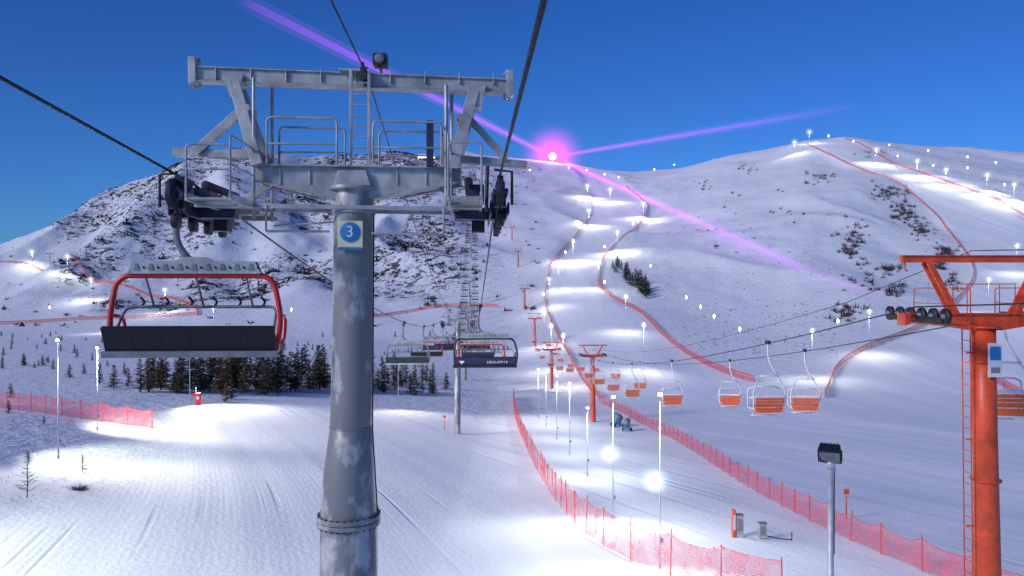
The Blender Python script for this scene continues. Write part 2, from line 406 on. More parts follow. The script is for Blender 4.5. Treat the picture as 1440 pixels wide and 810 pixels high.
    for sx in(-2.78,2.5):
        s2=-1 if sx<0 else 1; ys=-.75 if sx<0 else -1.35
        for i in range(6):
            y=ys+i*.54; z=-.27
            b.tube([(sx-.045,y,z),(sx+.045,y,z)],.25,'dark',20);b.tube([(sx-.07,y,z),(sx+.07,y,z)],.15,'navy',14);b.tube([(sx-.13,y,z),(sx+.13,y,z)],.045,G,8)
        for i in range(3):
            y=ys+.27+i*1.08
            for dx in(-.1,.1): b.beam((sx+dx,y-.36,-.3),(sx+dx,y+.36,-.3),.02,.12,'navy')
            b.beam((sx-.1,y,-.40),(sx+.1,y,-.40),.14,.2,'navy')
        for dx in(-.14,.14):
            b.beam((sx+dx,ys+.15,-.52),(sx+dx,ys+2.6,-.52),.03,.18,'navy')
        b.beam((sx-s2*.75,.05,-.5),(sx+.14*s2,.05,-.5),.3,.2,'navy')
        b.box((sx-s2*.38,ys+.4,-.28),(.26,.4,.28),'navy');b.box((sx-s2*.34,.6,-.66),(.24,.3,.24),'dark')
        b.tube([(sx-s2*.5,ys,-.12),(sx-s2*.5,ys+1.6,-.12)],.07,'dark',10)
        b.tube([(sx-s2*.22,ys-.1,-.6),(sx-s2*.2,ys,.12)],.03,'dark',8)
        b.tube([(sx+s2*.18,ys-.1,-.5),(sx+s2*.18,ys-.1,.02),(sx-s2*.1,ys-.1,.05)],.025,'dark',6)
        for i in range(4):
            y=ys+.1+i*.75;b.tube([(sx-.05,y,-.70),(sx+.05,y,-.70)],.13,'dark',14);b.beam((sx,y,-.7),(sx,y,-.45),.04,.05,'navy')
    b.box(q(535,85,0),(.24,.28,.2),'dark');b.tube([q(535,92),q(535,108)],.035,'grey',8);b.tube([q(535,86,-.1),q(535,86,-.22)],.08,'grey',12)
    b.box(q(514,108,-.2),(.12,.1,.22),'dark');b.tube([q(512,92,-.2),q(516,125,-.2)],.03,'dark',6)
    if near:
        b.box(q(498,332,-.40),(.42,.03,.46),'cream')
        x,y,z=q(498,329,-.42);b.tube([(x,y,z),(x,y-.012,z)],.17,'blue',28)
        x,y,z=q(498,351,-.40);b.box((x,y,z),(.40,.03,.06),'blue')
        b.box(q(498,316,-.37),(.1,.06,.05),'grey');b.box(q(498,350,-.36),(.1,.06,.05),'grey')
        b.tube([q(527,300,-.12),q(525,600,-.12),q(533,720,-.2)],.014,'dark',6)
    o=b.obj(name,loc,yaw,.006 if near else 0)
    if near:
        t=bpy.data.curves.new('number','FONT');t.body='3';t.size=.27;t.extrude=.003;t.align_x='CENTER';t.align_y='CENTER';t.materials.append(M['text'])
        to=bpy.data.objects.new('number_plate_digit',t);S.collection.objects.link(to);to.parent=o;to.location=(x,-.44,q(498,329)[2]);to.rotation_euler=(math.pi/2,0,0)
    return o
YAW=.05
GX=lambda Y:-2.75-.05*(Y-13)
T0=grey_tower('chairlift_tower',(-2.75,13,1.8),YAW,True)
GT=[(13,1.8),(95,-4.2)]
for Y in(170,240,320,410,520,640,760):
    GT.append((Y,gz(GX(Y),Y)+11))
gm=None
for Y,z in GT[1:]:
    if gm is None:
        o=grey_tower('chairlift_tower',(GX(Y),Y,z),YAW);gm=o.data
        o.scale=(.75,.75,1.0)
    else: o=mkobj('chairlift_tower',gm,(GX(Y),Y,z),YAW); o.scale=(.75,.75,.9)
def rope_z(tab,Y,sag):
    for (a,za),(b,zb) in zip(tab,tab[1:]):
        if a<=Y<=b:
            t=(Y-a)/(b-a);L=b-a
            return za+(zb-za)*t-4*sag*t*(1-t)*(L/80)**1.2
    return tab[-1][1] if Y>tab[-1][0] else tab[0][1]
Ro=lambda off,Y: GX(Y)+off*(1-.2*min(1,max(0,(Y-13)/82)))
def rope2(name,off,tab,sag,r,back):
    Ys=[]
    for (a,_),(b_,_) in zip(tab,tab[1:]): Ys+=list(np.linspace(a,b_,14)[:-1])
    Ys.append(tab[-1][0]);P=[back]+[(Ro(off,Y),Y,rope_z(tab,Y,sag)) for Y in Ys]
    b=MB();b.tube(P,r,'rope',6);b.obj(name)
rope2('haul_rope',-2.78,GT,1.4,.022,(-5.53+.24,-3,1.8+.088*16))
rope2('haul_rope',2.5,GT,1.4,.020,(-.25+.0468*20,-7,1.8-.0286*20))
tabc=[(13,3.72)]+[(Y,z+1.4) for Y,z in GT[1:]]
rope2('communication_cable',.22,tabc,2.0,.014,(-2.53+.066*13,0,3.72-.018*13))
# ------------------------------------------------------------------ six-seat chair
def chair6(frame,seat,edgec='grey',cx=.2):
    b=MB();G='galv'
    b.box((0,0,.02),(.16,.42,.14),'dark');b.tube([(-.08,-.2,.1),(-.08,.2,.1)],.05,G,8)
    b.box((-.12,0,-.1),(.12,.28,.22),'grey')
    b.tube(rnd([(-.02,0,-.05),(-.12,0,-.45),(-.13,0,-.95),(cx-.05,0,-1.28)],.3,8),.055,'grey',10)
    z=-1.32
    for ya,yb in((-.08,-.06),(.06,.08)):
        b.prism([(cx-1.12,z-.12),(cx-1.02,z+.08),(cx-.3,z+.09),(cx-.15,z+.15),(cx+.15,z+.15),(cx+.3,z+.09),(cx+1.02,z+.08),(cx+1.12,z-.12)],ya,yb,G)
    b.beam((cx-1.1,0,z-.10),(cx+1.1,0,z-.10),.12,.05,G);b.beam((cx-1.0,0,z+.05),(cx+1.0,0,z+.05),.12,.04,G)
    for i in range(9):
        x=cx-.96+i*.24;b.prism([(x-.05,z-.06),(x+.05,z-.06),(x+.02,z+.04),(x-.02,z+.04)],-.095,-.083,'grey')
        b.tube([(x+.12,-.08,z-.02),(x+.12,-.10,z-.02)],.02,'dark',8)
    zt=-1.47
    pts=[(cx-1.28,.42,-2.62),(cx-1.36,-.12,-2.70),(cx-1.40,-.10,-2.15),(cx-1.34,0,-1.6),(cx-1.18,0,zt),(cx+1.18,0,zt),(cx+1.34,0,-1.6),(cx+1.48,-.10,-2.15),(cx+1.40,-.12,-2.70),(cx+1.28,.42,-2.62)]
    b.tube(rnd(pts,.22,6),.048,frame,10)
    for s in(-1,1):
        b.tube(rnd([(cx+s*1.42,-.05,-2.1),(cx+s*1.42,.45,-2.15),(cx+s*1.38,.5,-2.55),(cx+s*1.32,.0,-2.62)],.12),.03,frame,8)
    b.tube(rnd([(cx-1.33,-.02,-2.35),(cx-1.30,.3,-1.98),(cx+1.30,.3,-1.98),(cx+1.33,-.02,-2.35)],.15),.026,'grey',8)
    for x in(-.85,.85,0):
        b.tube([(cx+x,0,zt),(cx+x+.05,.25,-1.98)],.02,'grey',8)
    for i in range(6):
        x=cx-1.05+i*.42
        b.tube(rnd([(x,.3,-1.98),(x+.02,.42,-1.90),(x-.05,.38,-1.82)],.05,3),.022,'dark',6)
    def slab(y0,z0,y1,z1,th,mat,w=1.42):
        b.beam((cx-w,(y0+y1)/2,(z0+z1)/2),(cx+w,(y0+y1)/2,(z0+z1)/2),th,math.hypot(y1-y0,z1-z0),mat,up=Vector((0,y1-y0,z1-z0)).normalized())
    slab(-.18,-2.66,-.34,-2.28,.07,seat)
    slab(-.12,-2.69,.42,-2.62,.10,seat,1.40)
    b.beam((cx-1.46,-.22,-2.72),(cx+1.44,-.22,-2.72),.10,.10,edgec)
    b.beam((cx-1.40,.40,-2.70),(cx+1.40,.40,-2.70),.06,.05,edgec)
    for i in range(1,6):
        x=cx-1.42+i*2.84/6
        b.beam((x,-.225,-2.62),(x,-.355,-2.30),.012,.03,'dark',up=(0,1,0))
    return b.mesh('six_seat_chair')
cR=chair6('red','black');cK=chair6('dark','navy','dark');cG=chair6('grey','green','galv');cRR=chair6('red','oseat','red')
LZ=lambda Y:rope_z(GT,Y,1.4)
def put_chair(me,Y,off,yaw=YAW,z=None,name='chairlift_chair',x=None,s=1):
    return mkobj(name,me,(Ro(off,Y) if x is None else x,Y,(LZ(Y) if z is None else z)),yaw,s)
c0=put_chair(cR,12.4,-2.73,YAW,1.72,s=.965);c0.scale=(.965,.965,1.03)
c1=put_chair(cK,34,2.5)
put_chair(cRR,46,2.5)
put_chair(cG,50,-2.85);put_chair(cR,68,-2.85);put_chair(cK,82,-2.85)
put_chair(cK,66,2.5);put_chair(cR,82,2.5)
Y=104;i=0
while Y<740:
    put_chair([cK,cR,cG][i%3],Y,-2.85,YAW);put_chair([cR,cK,cG][(i*2)%3],Y+7,2.5);Y+=14;i+=1
for body,s,x,z in(('DESCENTE',.2,.75,-2.50),('◆',.25,-.85,-2.5)):
    t=bpy.data.curves.new('lettering','FONT');t.body=body;t.size=s;t.extrude=.004;t.align_x='CENTER';t.align_y='CENTER';t.materials.append(M['text'])
    to=bpy.data.objects.new('backrest_lettering',t);S.collection.objects.link(to);to.parent=c1;to.location=(x,-.32,z);to.rotation_euler=(math.pi/2-.38,0,0)
# ------------------------------------------------------------------ orange lift
def orange_tower():
    b=MB();O='orange'
    b.tube([(0,0,-.35),(.02,0,-3),(.12,0,-9),(.22,0,-15)],[.27,.29,.34,.40],O,28)
    b.tube([(0,0,-.32),(0,0,-.37)],[.36,.36],O,24);b.tube([(0.01,0,-1.2),(0.01,0,-1.24)],[.33,.33],O,24)
    for z in(-4.2,-8.4): b.tube([(.03-z*.012-.03,0,z),(.03-z*.012-.03,0,z-.05)],[.36,.36],O,24)
    b.prism([(-2.0,-.02),(2.0,-.02),(2.0,-.14),(.4,-.42),(-.4,-.42),(-2.0,-.14)],-.14,.14,O)
    b.beam((-2.0,0,0),(2.0,0,0),.4,.03,O)
    for s in(-1,1):
        for yy in(-.12,.12): b.beam((s*.75,yy,-.02),(s*1.45,yy,1.3),.06,.14,O,up=(1,0,0))
        b.beam((s*.98,0,.42),(s*1.1,0,.62),.26,.03,O)
        b.prism([(s*1.95,.0),(s*2.1,.0),(s*2.1,-.3),(s*1.95,-.25)],-.2,.2,O)
        for i in range(6):
            y=-1.3+i*.52
            b.tube([(s*1.72-.04,y,-.03),(s*1.72+.04,y,-.03)],.19,'dark',16);b.tube([(s*1.72-.1,y,-.03),(s*1.72+.1,y,-.03)],.06,'grey',8)
        b.beam((s*1.8,-1.3,-.12),(s*1.8,1.3,-.12),.04,.14,'dark');b.beam((s*1.64,-1.3,-.12),(s*1.64,1.3,-.12),.04,.14,'dark')
        b.beam((s*1.25,-1.3,-.26),(s*1.25,1.3,-.26),.4,.04,O)
        b.tube(rnd([(s*1.1,-1.25,-.2),(s*1.1,-1.25,.65),(s*1.1,1.25,.65),(s*1.1,1.25,-.2)],.1),.016,O,6)
        b.tube([(s*1.1,-1.25,.25),(s*1.1,1.25,.25)],.012,O,6)
    b.beam((-2.1,0,1.38),(2.1,0,1.38),.14,.16,O);b.beam((-2.1,0,1.47),(2.1,0,1.47),.22,.025,O)
    for x in(-2.0,2.0):b.tube([(x,0,1.3),(x,0,1.12),(x+.06,0,1.08)],.02,O,6)
    for yy in(-.3,.3): b.tube([(-.6,yy,-.2),(-.6,yy,.75),(.6,yy,.75),(.6,yy,-.2)],.016,O,6)
    for y in(-.17,.17): b.tube([(-.45,y,-.2),(-.42,y,-3),(-.36,y,-9),(-.3,y,-15)],.018,O,6)
    for i in range(50):
        z=-.4-i*.28;x=-.45+.01*i*.25*.8;b.tube([(x,-.17,z),(x,.17,z)],.012,O,5)
    for i in range(6):
        z=-1-i*2.2;b.beam((-.44,0,z),(-.2,0,z),.04,.04,O)
    b.box((.06,-.36,-1.15),(.34,.03,.85),'white');b.box((.06,-.378,-.98),(.26,.012,.34),'blue');b.box((.06,-.378,-1.4),(.22,.012,.14),'grey')
    return b.mesh('orange_tower')
om=orange_tower()
ox=lambda Y:float(np.interp(Y,[-30,19,111,155,280,400,550],[12,12,12,8.6,5.5,3,-2]))
OT=[(-30,4.0),(19,-.65),(111,-9.9)]
for Y in(160,225,300,390,490): OT.append((Y,gz(ox(Y),Y)+8.5))
for Y,z in OT[1:]: mkobj('orange_lift_tower',om,(ox(Y),Y,z),.0 if Y<100 else .05)
OZ=lambda Y:rope_z(OT,Y,1.3)
for off in(-1.72,1.72):
    Ys=[]
    for (a,_),(b_,_) in zip(OT,OT[1:]): Ys+=list(np.linspace(a,b_,14)[:-1])
    Ys.append(OT[-1][0])
    b=MB();b.tube([(ox(Y)+off,Y,OZ(Y)+.17) for Y in Ys],.02,'rope',6);b.obj('haul_rope')
b=MB();b.tube([(ox(Y)-.3,Y,OZ(Y)+1.6+ (0 if Y in(19,111) else -.3)) for Y in Ys],.012,'rope',5);b.obj('communication_cable')
def chair2():
    b=MB();W='white';O='oseat'
    b.box((0,0,.05),(.1,.3,.14),'dark')
    b.tube(rnd([(0,0,.05),(0.0,0,-.55),(.12,-.12,-.95),(.35,-.15,-1.3)],.3,6),.032,W,8)
    b.tube([(-.35,0,-1.3),(.45,0,-1.3)],.03,W,8)
    for yy in(-.12,.42):
        top=-1.3 if yy<0 else -1.75
        b.tube(rnd([(-.38,yy*.5,top),(-.66,yy,-1.85),(-.66,yy,-2.55),(-.5,yy,-2.78),(.5,yy,-2.78),(.66,yy,-2.55),(.66,yy,-1.85),(.38,yy*.5,top),(-.38,yy*.5,top)],.14,5),.026,W,8)
    for s in(-1,1):
        b.tube([(s*.66,-.12,-2.15),(s*.66,.42,-2.2)],.03,W,8);b.tube([(s*.64,-.12,-2.6),(s*.64,.42,-2.6)],.024,W,8)
        b.tube([(s*.2,.42,-1.9),(s*.2,.42,-2.75)],.018,W,6)
    b.tube([(-.64,.44,-2.2),(.64,.44,-2.2)],.022,W,8)
    for i in range(4): b.box((0,-.14-.02*i,-2.45+.12*i),(1.2,.035,.10),O if i<3 else W)
    for i in range(4): b.box((0,-.02+.12*i,-2.52),(1.2,.10,.035),O)
    b.box((0,-.12,-2.66),(1.22,.04,.2),O);b.tube([(-.5,.5,-2.95),(.5,.5,-2.95)],.02,W,6)
    b.tube([(-.4,.42,-2.7),(-.4,.5,-2.95)],.016,W,6);b.tube([(.4,.42,-2.7),(.4,.5,-2.95)],.016,W,6)
    return b.mesh('double_chair')
c2m=chair2()
for Y in(30,48,64,76,88,100,122,134,146,165,180,196): mkobj('double_chair',c2m,(ox(Y)-1.72,Y,OZ(Y)+.17),.12)
for Y in(20.8,35,47,80,99,118,131,143,158,172,190): mkobj('double_chair',c2m,(ox(Y)+1.72,Y,OZ(Y)+.17),-.1)
# ------------------------------------------------------------------ fences
def fence(name,pts,h=1.9,step=2.2,mat='net',far=False,seed=0):
    P=[tp(*p) for p in pts]
    out=[];r=random.Random(seed)
    for a,c_ in zip(P,P[1:]):
        L=math.hypot(c_[0]-a[0],c_[1]-a[1]);n=max(1,int(L/step))
        for i in range(n):
            t=i/n;out.append((a[0]+(c_[0]-a[0])*t,a[1]+(c_[1]-a[1])*t))
    out.append((P[-1][0],P[-1][1]))
    for _ in range(3):
        out=[out[0]]+[((out[i-1][0]+2*out[i][0]+out[i+1][0])/4,(out[i-1][1]+2*out[i][1]+out[i+1][1])/4) for i in range(1,len(out)-1)]+[out[-1]]
    b=MB()
    xs=np.array([o[0] for o in out]);ys=np.array([o[1] for o in out]);zs=full_z(xs,ys)
    sub=1 if far else 4
    V=[];Fc=[]
    n=len(out)
    for i in range(n):
        x,y,z=xs[i],ys[i],float(zs[i]); hh=h*(1+r.uniform(-.10,.08))
        lean=r.uniform(-.12,.12)
        if (not far) or i%2==0:
            b.tube([(x,y,z-.2),(x+lean,y,z+hh+.12)],.028 if not far else .05,'red' if mat=='net' else 'orange',5)
        if i<n-1:
            sgk=r.uniform(.08,.34)
            for s in range(sub):
                t=s/sub;xx=x+(xs[i+1]-x)*t;yy=y+(ys[i+1]-y)*t;zz=z+(float(zs[i+1])-z)*t
                sg=4*t*(1-t)
                V+=[(xx,yy,zz+.06+.05*sg),(xx+r.uniform(-.08,.08)*sg,yy+r.uniform(-.08,.08)*sg,zz+h*.5),(xx,yy,zz+h-(sgk*sg))]
        else: V+=[(x,y,z+.06),(x,y,z+h*.5),(x,y,z+h)]
    m_=len(V)//3
    for i in range(m_-1):
        a=i*3;Fc+=[(a,a+3,a+4,a+1),(a+1,a+4,a+5,a+2)]
    b.add(V,Fc,mat)
    b.tube([V[i*3+2] for i in range(m_)],.015 if not far else .11,'red' if not far else 'orange',4,False)
    return b.obj(name)
fence('safety_net_fence',[(722,560),(724,585),(732,612),(748,650),(775,698),(805,735),(840,768),(880,795),(930,812),(1020,835),(1100,860)],2.1,2.0,seed=1)
fence('safety_net_fence',[(842,566),(880,584),(930,610),(990,645),(1050,685),(1100,713),(1160,745),(1230,777),(1290,803),(1380,835),(1460,870)],1.6,2.2,seed=2)
fence('safety_net_fence',[(-120,565),(-20,572),(60,582),(140,593),(215,603)],2.0,2.4,seed=3)
def hf(pts,h=1.5,seed=0): fence('hillside_net_fence',pts,h,7,'netfar',True,seed)
hf(MLp[1:-1]+[(815,530),(842,560)],1.3,4)
hf(MRp,1.5,5)
hf(BLp,1.5,6);hf(BRp[:4]+[(1480,320)],1.4,7)
hf([(-60,458),(60,454),(170,448),(280,443)],1.4,8)
hf([(-40,362),(20,368),(60,378),(120,392),(180,404),(250,420),(275,432),(278,444)],1.5,9)
hf([(520,448),(570,438),(630,430),(700,432)],1.2,10);hf([(1395,535),(1440,560),(1500,600)],1.8,11)
# ------------------------------------------------------------------ lamps
def glowhalomat(name,col,st,pw_):  # self-emitting volume fading outward, imitates the glare around a lamp
    m,nt=newmat(name);o_=N(nt,'ShaderNodeOutputMaterial');e=N(nt,'ShaderNodeEmission');e.inputs[0].default_value=(*col,1)
    tc=N(nt,'ShaderNodeTexCoord');gr=N(nt,'ShaderNodeTexGradient',gradient_type='SPHERICAL');nt.links.new(tc.outputs['Object'],gr.inputs[0])
    pw=N(nt,'ShaderNodeMath',operation='POWER');pw.inputs[1].default_value=pw_;nt.links.new(gr.outputs['Fac'],pw.inputs[0])
    ml=N(nt,'ShaderNodeMath',operation='MULTIPLY');ml.inputs[1].default_value=st;nt.links.new(pw.outputs[0],ml.inputs[0]);nt.links.new(ml.outputs[0],e.inputs[1]);nt.links.new(e.outputs[0],o_.inputs['Volume'])
    return m
def glow_halo(loc,R,m):
    b=MB();sphere(b,(0,0,0),1,m,8);o=b.obj('lamp_glow_halo',loc);o.scale=(R,R,R)  # added glowing ball that stands in for a lamp's halo
def addspot(par,loc,power,aim_local=(0,0,-1),ang=160,size=.25,col=(1,.97,.88),blend=.7):
    l=bpy.data.lights.new('flood_lamp','SPOT');l.energy=power;l.color=col;l.shadow_soft_size=size
    l.spot_size=math.radians(ang);l.spot_blend=blend
    lo=bpy.data.objects.new('flood_lamp',l);S.collection.objects.link(lo);lo.parent=par;lo.location=loc
    lo.rotation_euler=Vector(aim_local).to_track_quat('-Z','Y').to_euler();return lo
def lamp_pole(base,h,power,aim=None,spot=130,rad=.05,col=(1,.97,.88)):
    b=MB();x,y,z=base
    b.tube([(0,0,-.5),(0,0,h)],[rad,rad*.7],'pole',10);b.tube([(0,0,0),(0,0,.5)],rad*1.7,'pole',10)
    b.beam((-.2,0,h),(.2,0,h),.05,.05,'pole')
    b.beam((-.14,-.02,h+.10),(.14,-.02,h+.10),.14,.2,'grey');b.box((0,-.10,h+.10),(.22,.012,.15),'bulb')
    b.box((.1,.04,1.4),(.14,.1,.22),'grey')
    o=b.obj('floodlight_pole',base)
    if power:
        d=(Vector(aim)-Vector((x,y-.6,z+h))) if aim else Vector((0,-.25,-1))
        addspot(o,(0,-.6,h-.1),power,d,spot if aim else 150,col=col)
    return o
for px,pb,pt,pw,aim in((82,645,480,4500,(260,700)),(137,605,490,9500,(290,600)),(267,568,502,12000,(400,590)),(560,575,510,2500,(600,590))):
    B=tp(px,pb);h=(pb-pt)/F*B.y
    lamp_pole(B,h,pw,tp(*aim),120)
for x,y,pw,ax,ay in((-30,30,7500,-17,38),(-21,16,9500,-10,30),(-40,58,9500,-22,64)):
    lamp_pole(Vector((x,y,gz(x,y))),9,pw,(ax,ay,gz(ax,ay)),105,col=(.94,1,.88))
for px,pb,pt,pw in((862,730,560,1300),(928,800,557,1300),(826,670,575,1300),(801,640,540,1300),(783,618,530,1300),(768,600,525,1400),(757,588,520,1400)):
    B=tp(px,pb);h=(pb-pt)/F*B.y
    lamp_pole(B,h,pw,rad=.04,col=(.93,.98,1))
glw=glowhalomat('lamp_glow_white',(.75,.92,1),3.6,3)
for px,py,pb,pwr in((920,675,800,1700),(857,637,730,1700)):
    B=tp(px,pb);z=(405-py)/F*B.y
    b=MB();b.box((0,0,0),(.36,.2,.28),'grey');b.box((0,-.106,0),(.3,.01,.22),'starbulb');b.beam((.05,.05,0),(.35,.1,0),.05,.05,'grey')
    o=b.obj('floodlight',(B.x,B.y,z))
    glow_halo((B.x,B.y-.15,z),1.0,glw)  # added halo ball, glows by itself around the floodlight
    addspot(o,(0,-.35,-.05),pwr,(-.2,-.7,-.6),150,.15,(.85,.95,1))
x,y=7.25,17.0;zt=(405-655)/F*y;g0=gz(x,y)
b=MB();b.tube([(0,0,g0-zt-.3),(0,0,-.02)],[.085,.065],'pole',16);b.tube([(0,0,-.05),(0,0,.12)],.10,'pole',16)
b.beam((-.2,0,.1),(.2,0,.1),.08,.04,'dark')
c_=Vector((-.02,-.02,.3));R=Vector((-.25,-.5,-.35)).normalized()
b.beam(c_-R*.14,c_+R*.14,.42,.3,'dark',w2=.5,h2=.36);b.beam(c_+R*.145,c_+R*.16,.42,.28,'grey')
for i in range(6): b.beam(c_-R*.2+Vector((-.18+i*.07,0,0)),c_-R*.14+Vector((-.18+i*.07,0,0)),.015,.26,'dark')
b.beam((-.24,0,.1),(-.24,0,.35),.03,.08,'dark');b.beam((.24,0,.1),(.24,0,.35),.03,.08,'dark')
b.tube(rnd([(.05,.05,.2),(.15,.1,.0),(.09,.0,-.4),(.085,0,-2)],.1),.012,'dark',5)
b.obj('floodlight_pole',(x,y,zt))
HL=[(920,239,0),(948,233,0),(1138,187,1),(1117,201,1),(1165,192,0),(1200,200,0),(1232,212,1),(1262,221,0),(1290,228,1),(1312,234,0),(1330,240,1),(1360,238,0),(1388,248,1),(1412,262,0),(1426,262,1),(1360,222,0),(1305,213,0),(1250,205,0),(1400,230,0),
(826,262,1),(828,280,0),(828,298,1),(816,322,0),(806,342,1),(795,358,0),(785,376,1),(772,398,1),(764,420,0),(765,444,1),(775,470,1),(858,268,1),(905,288,1),(890,318,0),(868,330,1),(850,350,0),(842,375,1),(850,403,0),(880,425,1),(915,378,0),(965,426,0),(1004,455,0),(985,440,0),(1222,448,1),(1142,478,1),(1178,462,0),
(45,355,1),(95,362,1),(128,395,1),(155,436,1),(182,392,0),(232,412,1),(300,440,1),(70,440,0),(410,448,0),(870,250,0),(850,246,0),(825,240,0),(800,236,0),(745,240,0),(1040,475,0),(792,488,1),(905,470,1),(1390,400,1),(1430,350,1)]
HP=11.0
bl=MB();bl.tube([(0,0,0),(0,0,HP)],[.09,.06],'pole',6);sphere(bl,(0,-.3,HP+.1),.5,'bulb',5);bl.box((0,.1,HP+.6),(.9,.7,.12),'grey')
blm=bl.mesh('hillside_lamp')
for px,py,on in HL:
    B=tp(px,py+9); B=tp(px,py+HP*F/B.y)
    o=mkobj('slope_lamp_post',blm,B,0); f=min(1.4,max(.5,B.y/500)); o.scale=(f,f,1)
    if on:
        glow_halo((B.x,B.y-.3,B.z+HP+.1),B.y/F*8,glowhalomat('lamp_glow_soft',(.85,.93,1),1.5*F/(B.y*8),3))  # added soft glow ball imitating the halo of the lamp head
        addspot(o,(0,-1.2,HP-.1),(19000 if 750<px<920 or px>1200 else 9000) if B.y>350 else 5000,(-.1,-.3,-1),168,.4,(1,.98,.94),1.0)
# ------------------------------------------------------------------ summit laser
B=tp(777,229);SP=Vector((B.x,B.y,B.z+8))
b=MB();b.tube([(0,0,-8),(0,0,-.8)],.3,'pole',8);b.box((0,0,-1.4),(1.6,1.4,.9),'grey')
sphere(b,(0,0,1),4.6,'magbulb',8)
b.obj('summit_searchlight',SP)
l=bpy.data.lights.new('summit_lamp','POINT');l.energy=110000;l.color=(1,.2,1);l.shadow_soft_size=2;lo=bpy.data.objects.new('summit_lamp',l);S.collection.objects.link(lo);lo.location=SP+Vector((0,-6,8))
glow_halo(SP+Vector((0,0,1)),58,glowhalomat('magenta_glow',(.95,.01,.95),.10,3.4))  # added magenta glow ball, imitates the halo of the summit light
def laser(end,r0,r1,st,col,p):
    end=Vector(end);d=end-SP;L=d.length
    for k,(rr,ss) in enumerate(((1,.30),(.42,1))):
        mt=glow('laser_light',col,st*ss,L=L,p=p)
        b=MB();b.tube([(0,0,0),(0,0,L)],[r0*rr,r1*rr],mt,12,False)
        o=b.obj('laser_beam' if k==0 else 'beam_core',SP)
        if k==0:o.rotation_euler=d.to_track_quat('Z','Y').to_euler();par=o
        else:o.parent=par;o.location=(0,0,0)
Yv=95;laser(((340-720)/F*Yv,Yv,405/F*Yv),4.2,1.2,.5,(.50,.03,1),.35)
E2=tp(1250,430);laser(E2,4.4,3.0,.60,(.62,.01,1),.75)
Yv=700;laser(((1210-720)/F*Yv,Yv,(405-148)/F*Yv),2.8,6.0,.42,(.50,.02,1),1.0)
# ------------------------------------------------------------------ trees
def pine(seed,h,brown=.35):
    r=random.Random(seed);b=MB()
    b.tube([(0,0,-.4),(r.uniform(-.05,.05),0,h*.5),(0,0,h)],[h*.02,h*.013,.01],'bark',6)
    z=h*.08
    while z<h*.98:
        f=1-z/h;R=h*.30*(f**.85)*r.uniform(.7,1.2)+.08
        nb=r.randint(5,8)
        for i in range(nb):
            if r.random()<.15: continue
            a=r.uniform(0,6.283);L=R*r.uniform(.6,1.15);dr=-.10*L+r.uniform(-.05,.25)*L
            mt='needleb' if r.random()<brown else('snowcap' if r.random()<.06 else 'needle')
            nk=max(2,int(L/.17))
            for k in range(nk):
                t=(k+.7)/nk;cx,cy,cz=math.cos(a)*L*t,math.sin(a)*L*t,z+dr*t*t
                for q_ in range(2):
                    s=.10+.13*r.random()*(1.3-t)
                    an=a+r.uniform(-1.2,1.2)
                    d1=Vector((math.cos(an),math.sin(an),r.uniform(-.5,.5)))*s*1.7
                    d2=Vector((-math.sin(an),math.cos(an),r.uniform(-.9,.9)))*s*.6
                    c=Vector((cx+r.uniform(-.08,.08),cy+r.uniform(-.08,.08),cz+r.uniform(-.1,.1)))
                    b.add([c-d2,c+d2,c+d1],[(0,1,2)],mt)
        z+=h*.035+.05
    return b.mesh('pine')
pines=[pine(1,6,.2),pine(2,5.5,.75),pine(3,6.5,.4),pine(4,5,.88),pine(5,6,.1)]
r=random.Random(5)
def put_pine(px,py,s,k=None):
    B=tp(px,py);o=mkobj('pine_tree',pines[r.randrange(5) if k is None else k],B,r.uniform(0,6));o.scale=(s*r.uniform(.85,1.3),s*r.uniform(.85,1.3),s)
for i in range(96):
    t=i/95;px=205+t*405+r.uniform(-9,9)
    s=(.7+.45*math.sin(math.pi*min(1,t*1.1))**.6)*r.uniform(.6,1.25)
    put_pine(px,r.uniform(545,556) if i%2 else r.uniform(530,546),s,r.choice((0,1,1,2,2,3,4)))
for px,py,s in((160,548,.7),(197,552,.85),(222,535,.5),(180,545,.55),(140,540,.5),(245,552,.6),(318,566,.55),(325,562,.6),(605,552,.75),(628,548,.6),(585,556,.7),(33,515,.5),(60,515,.45),(75,520,.4),(98,532,.45),(118,527,.4),(5,500,.4),(15,560,.35),(12,582,.25),(175,528,.45),(600,538,.7)):
    put_pine(px,py,s,0 if px<150 else None)
for i in range(60): put_pine(r.uniform(0,640) if i%3 else r.uniform(0,200),r.uniform(470,520),r.uniform(.2,.42))
for i in range(34):
    t=r.random();put_pine(864+t*50+r.uniform(-5,5),374+t*46+r.uniform(-5,4),r.uniform(.7,1.25),4 if r.random()<.6 else 0)
def tuft(b,c,R,n,mat,r,up=.9,wd=.10):
    V=[];Fc=[]
    for i in range(n):
        a=r.uniform(0,6.283);e=r.uniform(.15,1.0)*up;L=R*r.uniform(.5,1)
        d=Vector((math.cos(a)*math.cos(e*1.4),math.sin(a)*math.cos(e*1.4),math.sin(e*1.4)))*L
        s=Vector((-math.sin(a),math.cos(a),0))*L*wd
        o=Vector((r.uniform(-.3,.3)*R,r.uniform(-.3,.3)*R,-.1*R))+Vector(c)
        k=len(V);V+=[o-s,o+s,o+d];Fc.append((k,k+1,k+2))
    b.add(V,Fc,mat)
b=MB();r2=random.Random(11)
